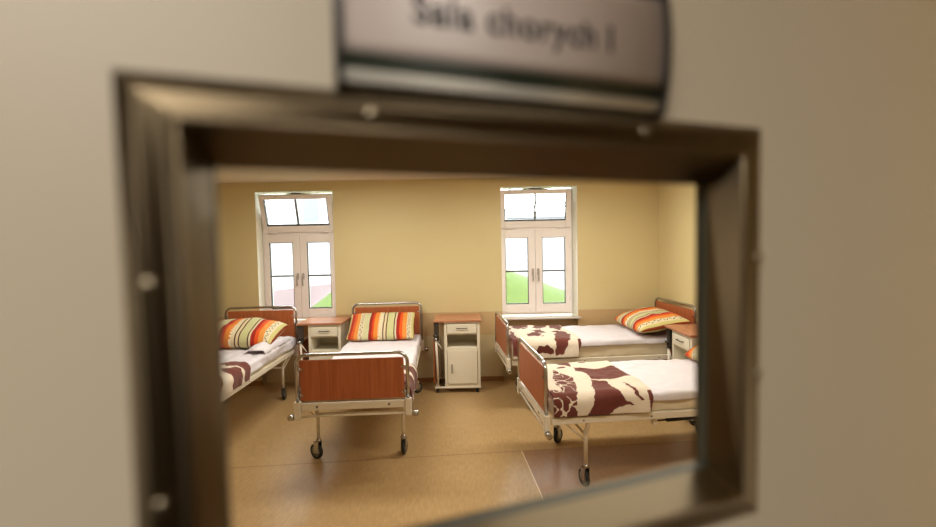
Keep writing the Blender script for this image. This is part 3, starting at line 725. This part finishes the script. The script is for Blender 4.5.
def pillow(name, W=.72, D=.46, T=.17, seed=0, sag=0):
    bm = B(); nx, ny = 56, 36; uvl = bm.loops.layers.uv.new('UVMap')
    grid = {}
    for sd in (0, 1):
        for j in range(ny+1):
            for i in range(nx+1):
                u, v = -1+2*i/nx, -1+2*j/ny
                edge = i in (0, nx) or j in (0, ny)
                if sd == 1 and edge: grid[(1, i, j)] = grid[(0, i, j)]; continue
                prof = ((1-abs(u)**2.6)*(1-abs(v)**2.4))**.55
                pin = 1-.02*(abs(u)**2)*(1-abs(v)**4)-.035*abs(u*v)**5; pin2 = 1-.04*(abs(v)**2)*(1-abs(u)**4)-.05*abs(u*v)**5
                x = u*W/2*pin*(1-.03*(1-v*v)); y = v*D/2*pin2
                x += .008*noise.noise(Vector((u*3, v*3, seed)))*abs(u); y += .010*noise.noise(Vector((u*4, v*2, seed+5)))*abs(v)
                h = T/2*prof*(1+.22*noise.noise(Vector((u*1.8+seed, v*1.8, 1)))) + .006*noise.noise(Vector((u*6, v*7, seed)))*prof
                grid[(sd, i, j)] = bm.verts.new((x, y, h if sd == 0 else -h*.8))
    for sd in (0, 1):
        for j in range(ny):
            for i in range(nx):
                q = [grid[(sd, i, j)], grid[(sd, i+1, j)], grid[(sd, i+1, j+1)], grid[(sd, i, j+1)]]
                uvs = [(i/nx, j/ny), ((i+1)/nx, j/ny), ((i+1)/nx, (j+1)/ny), (i/nx, (j+1)/ny)]
                if sd: q.reverse(); uvs.reverse()
                f = bm.faces.new(q); f.smooth = True
                for lp, c in zip(f.loops, uvs): lp[uvl].uv = c
    return obj(name, bm, 'pillow')
def put(o, bed, loc, rot=(0, 0, 0)):
    """place an object given in a bed's own axes, keeping it top-level"""
    X = Matrix.Translation((bed.location.x, bed.location.y, 0)) @ Matrix.Rotation(bed.rotation_euler.z, 4, 'Z')
    R_ = Matrix.Rotation(rot[2], 4, 'Z') @ Matrix.Rotation(rot[1], 4, 'Y') @ Matrix.Rotation(rot[0], 4, 'X')
    o.matrix_world = X @ Matrix.Translation(loc) @ R_

A = make_bed((-2.4243, 3.1412), .0312, 'hospital bed at the far left, its foot end hidden by the door frame', casters=(.3, .2, .4, .1))
Bb = make_bed((-.894, 3.2759), .0524, 'hospital bed standing end-on with its wooden footboard towards the door', casters=(1.05, -.15, .4, -.9))
Cc = make_bed((.355, 4.7985), .0805-PI/2, 'hospital bed lying sideways beneath the right window, farther of the two sideways beds', L=1.995, casters=(.4, .5, .2, .1))
Dd = make_bed((.4677, 3.3206), .0991-PI/2, 'hospital bed lying sideways nearest the door, large casters in front', L=1.87, casters=(.75, 1.75, .2, .4), gas=True, ly=.30)

# mattresses, sheets, blankets
for bed, L, zt, where, sd in ((A, BL, .665, 'left bed under the left window', 1), (Bb, BL, .65, 'bed seen end-on behind its footboard', 2), (Cc, 1.995, .715, 'far sideways bed under the right window', 3), (Dd, 1.87, .668, 'near sideways bed in the right foreground', 4)):
    mt = mattress(.395, .045, L-.045, .538, zt-.006, sd); put(mt, bed, (0, 0, 0))
    tag(mt, 'cream covered mattress on the '+where, 'mattress', 'mattresses on the hospital beds')
    dr = {1: .07, 2: .05, 3: .035, 4: .03}[sd]
    sh = fabric('bed_sheet', .397, .05, L-.055, zt-.006, dr, dr, off=.005, mat='sheet', amp={1: .022, 2: .012, 3: .012, 4: .016}[sd], seed=sd, bulge_=.010, freq=6.5, r=.018)
    put(sh, bed, (0, 0, 0)); tag(sh, 'white sheet spread over the mattress of the '+where, 'bed sheet', 'white sheets on the beds')
    y1 = {1: .83, 2: .62, 3: .76, 4: .76}[sd]
    if sd == 4: pt = pattern_hem(PAT_D, y1, .5)
    elif sd == 3: pt = pattern_hem(PAT_C, y1, 1.0, (7,))
    elif sd == 1:
        P_ = [[(.48, -.2), (.64, -.2), (.68, 0), (.62, .14), (.5, .05)], [(.71, -.2), (.86, -.2), (.86, .12), (.78, .24), (.70, .10)], [(.30, -.1), (.42, .05), (.48, .3), (.3, .4), (.2, .1)]]
        pt = pattern(P_, y1)
    else: pt = pattern_hem([[(0, -.2), (.25, -.2), (.3, .1), (.12, .2), (0, .1)], [(.35, -.2), (.6, -.2), (.55, 0), (.4, .1)], [(.3, .3), (.5, .35), (.5, .6), (.25, .55)]], y1)
    bk = fabric('blanket', .397, .052, y1, zt, {1: .08, 2: .15, 3: .108, 4: .068}[sd], {1: .08, 2: .15, 3: .108, 4: .068}[sd], off=.024, thick=.010, res=.0065, mat='blanket', amp=.016, seed=sd+10, bulge_=.03 if sd == 2 else .008, shade=pt,
                hem_fn=lambda v: -.03*max(0, -v-.03)/.1 if v < 0 else .012*math.sin(v*9), r=.05)
    put(bk, bed, (0, 0, 0))
    tag(bk, {1: 'cream blanket with brown blotches folded over the left bed beside the door frame', 2: 'brown and cream blanket hanging past the footboard of the end-on bed',
             3: 'cream blanket with brown flowers and hem across the foot of the far sideways bed', 4: 'cream blanket with big brown flower and leaf on the near sideways bed'}[sd], 'blanket', 'brown and cream patterned blankets')

# rumpled fold of sheet at the head of the left bed
bm = B(); rows = []
for j in range(31):
    t = j/30; row = []
    for i in range(15):
        s = i/14; y = 1.18+.72*t+.02*math.sin(s*9); x = .20+.205*s+.012*noise.noise(Vector((t*8, s*4, 2)))
        z = .700+.055*math.sin(PI*s)**.8*math.sin(PI*min(1, t*1.1+.02))**.5+.012*noise.noise(Vector((t*6, s*8, 9)))-(.035 if s > .93 else 0)
        row.append(bm.verts.new((x, y, z)))
    rows.append(row)
for j in range(30):
    for i in range(14): bm.faces.new((rows[j][i], rows[j][i+1], rows[j+1][i+1], rows[j+1][i])).smooth = True
fo = obj('folded_sheet', bm, 'sheet'); md = fo.modifiers.new('thickness', 'SOLIDIFY'); md.thickness = .012; md.offset = 0
md = fo.modifiers.new('smooth', 'SUBSURF'); md.levels = 1; md.render_levels = 1
put(fo, A, (0, 0, 0)); tag(fo, 'rumpled white sheet fold along the right edge of the left bed', 'bed sheet')

pd = [(A, (-.02, 1.63, .80), (.20, .04, .02), 'striped orange pillow askew on the left bed', 1, (.84, .56, .28)),
      (Bb, (-.03, 1.79, .80), (.60, .0, 0), 'striped orange pillow propped on the headboard of the end-on bed', 2, (.79, .44, .17)),
      (Cc, (.04, 1.68, .835), (.17, 0, -.07), 'striped orange pillow lying on the far sideways bed', 3, (.84, .56, .23)),
      (Dd, (-.04, 1.66, .785), (.42, 0, 0), 'orange striped pillow on the near sideways bed, mostly hidden by the door frame', 4, (.72, .40, .20))]
for bed, loc, rot, lab, sd, dim in pd:
    pl = pillow('pillow', *dim, seed=sd*3.1); put(pl, bed, loc, rot); tag(pl, lab, 'pillow', 'striped orange pillows')

# ------------------------------------------------------------------ bedside cabinets
def cabinet(loc, rz, label, ang, D_=.40, W=.415):
    root = empty('bedside_cabinet', (loc[0], loc[1], 0), rz); tag(root, label, 'bedside cabinet', 'white bedside cabinets with wooden tops')
    # local: x right, y depth (front at 0), body 0.41 wide starting at x=0; folding table support on the left
    zt = .86
    bm = B(); box(bm, -.125, W+.02, -.025, D_+.01, zt-.026, zt, .006); obj('table_top', bm, 'beech_top', root)
    bm = B(); t_ = .018; zb, z1 = .075, zt-.027
    box(bm, 0, t_*1.8, 0, D_, zb, z1, .002); box(bm, W-t_*1.8, W, 0, D_, zb, z1, .002); box(bm, t_*1.8, W-t_*1.8, D_-.01, D_, zb, z1)
    box(bm, t_*1.8, W-t_*1.8, .002, D_-.01, zb, zb+.035, .002); box(bm, t_*1.8, W-t_*1.8, .002, D_-.01, .50, .53, .002); box(bm, t_*1.8, W-t_*1.8, .002, D_-.01, .685, .70, .002)
    box(bm, t_*1.8, W-t_*1.8, .002, D_-.01, z1-.02, z1, .002)
    obj('body', bm, 'white_lam', root)
    bm = B(); box(bm, .036, W-.036, -.012, .012, .702, z1-.022, .003); d = obj('drawer', bm, 'white_lam', root)
    bm = B(); cx = W/2; tube(bm, [(cx-.06, -.011, .762), (cx-.055, -.028, .762), (cx+.055, -.028, .762), (cx+.06, -.011, .762)], .005, 8); obj('drawer_handle', bm, 'dark_metal', d)
    bm = B(); box(bm, .036, W-.036, -.012, .002, zb+.037, .50, .003); d = obj('door', bm, 'white_lam', root)
    bm = B(); tube(bm, [(.085, -.011, .24), (.085, -.028, .245), (.085, -.028, .335), (.085, -.011, .34)], .005, 8); obj('door_handle', bm, 'dark_metal', d)
    # base frame and folding over-bed table at the left side
    bm = B(); box(bm, -.115, W+.005, -.005, .025, .055, .075, .004); box(bm, -.115, W+.005, D_-.03, D_, .055, .075, .004); box(bm, -.115, -.09, .025, D_-.03, .055, .075, .004)
    obj('base_frame', bm, 'cream_metal', root)
    bm = B(); tube(bm, [(-.082, .01, .07), (-.088, .01, .40), (-.098, .01, .62)], .013, 12); tube(bm, [(-.082, D_-.02, .07), (-.098, D_-.02, .62)], .013, 12)
    tube(bm, [(-.098, .01, .62), (-.03, .01, .52)], .007, 8)
    obj('support_post', bm, 'cream_metal', root)
    bm = B(); box(bm, -.132, -.118, .03, D_-.03, .11, .62, .003); obj('folding_table_leaf', bm, 'beech', root)
    bm = B(); box(bm, -.118, -.06, .0, .03, .62, zt-.03, .004); lathe_x(bm, (-.10, -.004, .68), [(-.03, .012), (.03, .012)], 12); obj('table_hinge', bm, 'dark_metal', root)
    bm = B(); tube(bm, [(-.12, -.005, .64), (-.085, -.02, .64)], .013, 12); obj('clamp_knob', bm, 'chrome', root)
    for i, (x, y) in enumerate(((-.09, .03), (W-.04, .03), (-.09, D_-.04), (W-.04, D_-.04))):
        c = caster(root, x, y, ang+i*.8, zt=.055, R=.026) if False else None
        bm = B(); R = .027; lathe_x(bm, (x, y, R), [(-.017, R*.7), (-.017, R*.9), (-.013, R), (.013, R), (.017, R*.9), (.017, R*.7)], 20); box(bm, x-.015, x+.015, y-.012, y+.014, R+.006, .056, .002)
        obj('caster', bm, 'black_plastic', root)
    return root
cabinet((-.295, 5.035), .0, 'white bedside cabinet standing alone between the end-on bed and the far sideways bed', .3)
cabinet((-1.872, 5.03), .0, 'white bedside cabinet beneath the left window, between two bed heads', .6, .40, .378)
cabinet((2.045, 4.37), -PI/2, 'white bedside cabinet at the right between the sideways beds, cut off by the door frame', .5, .31, .39)

# ceiling lamps (above the field of view)
for i, (x, y, lab) in enumerate(((.7, 1.6, 'white ceiling lamp in the ward just inside the door'), (-1.3, 3.9, 'white ceiling lamp in the ward over the end-on bed'), (1.0, 3.9, 'white ceiling lamp in the ward over the near sideways bed'), (-.35, -.9, 'white ceiling lamp in the corridor behind the door'))):
    r_ = empty('ceiling_lamp', (x, y, ZC)); tag(r_, lab, 'lamp')
    bm = B(); box(bm, -.66, .66, -.2, .2, -.035, 0, .004); obj('housing', bm, 'lamp_body', r_)
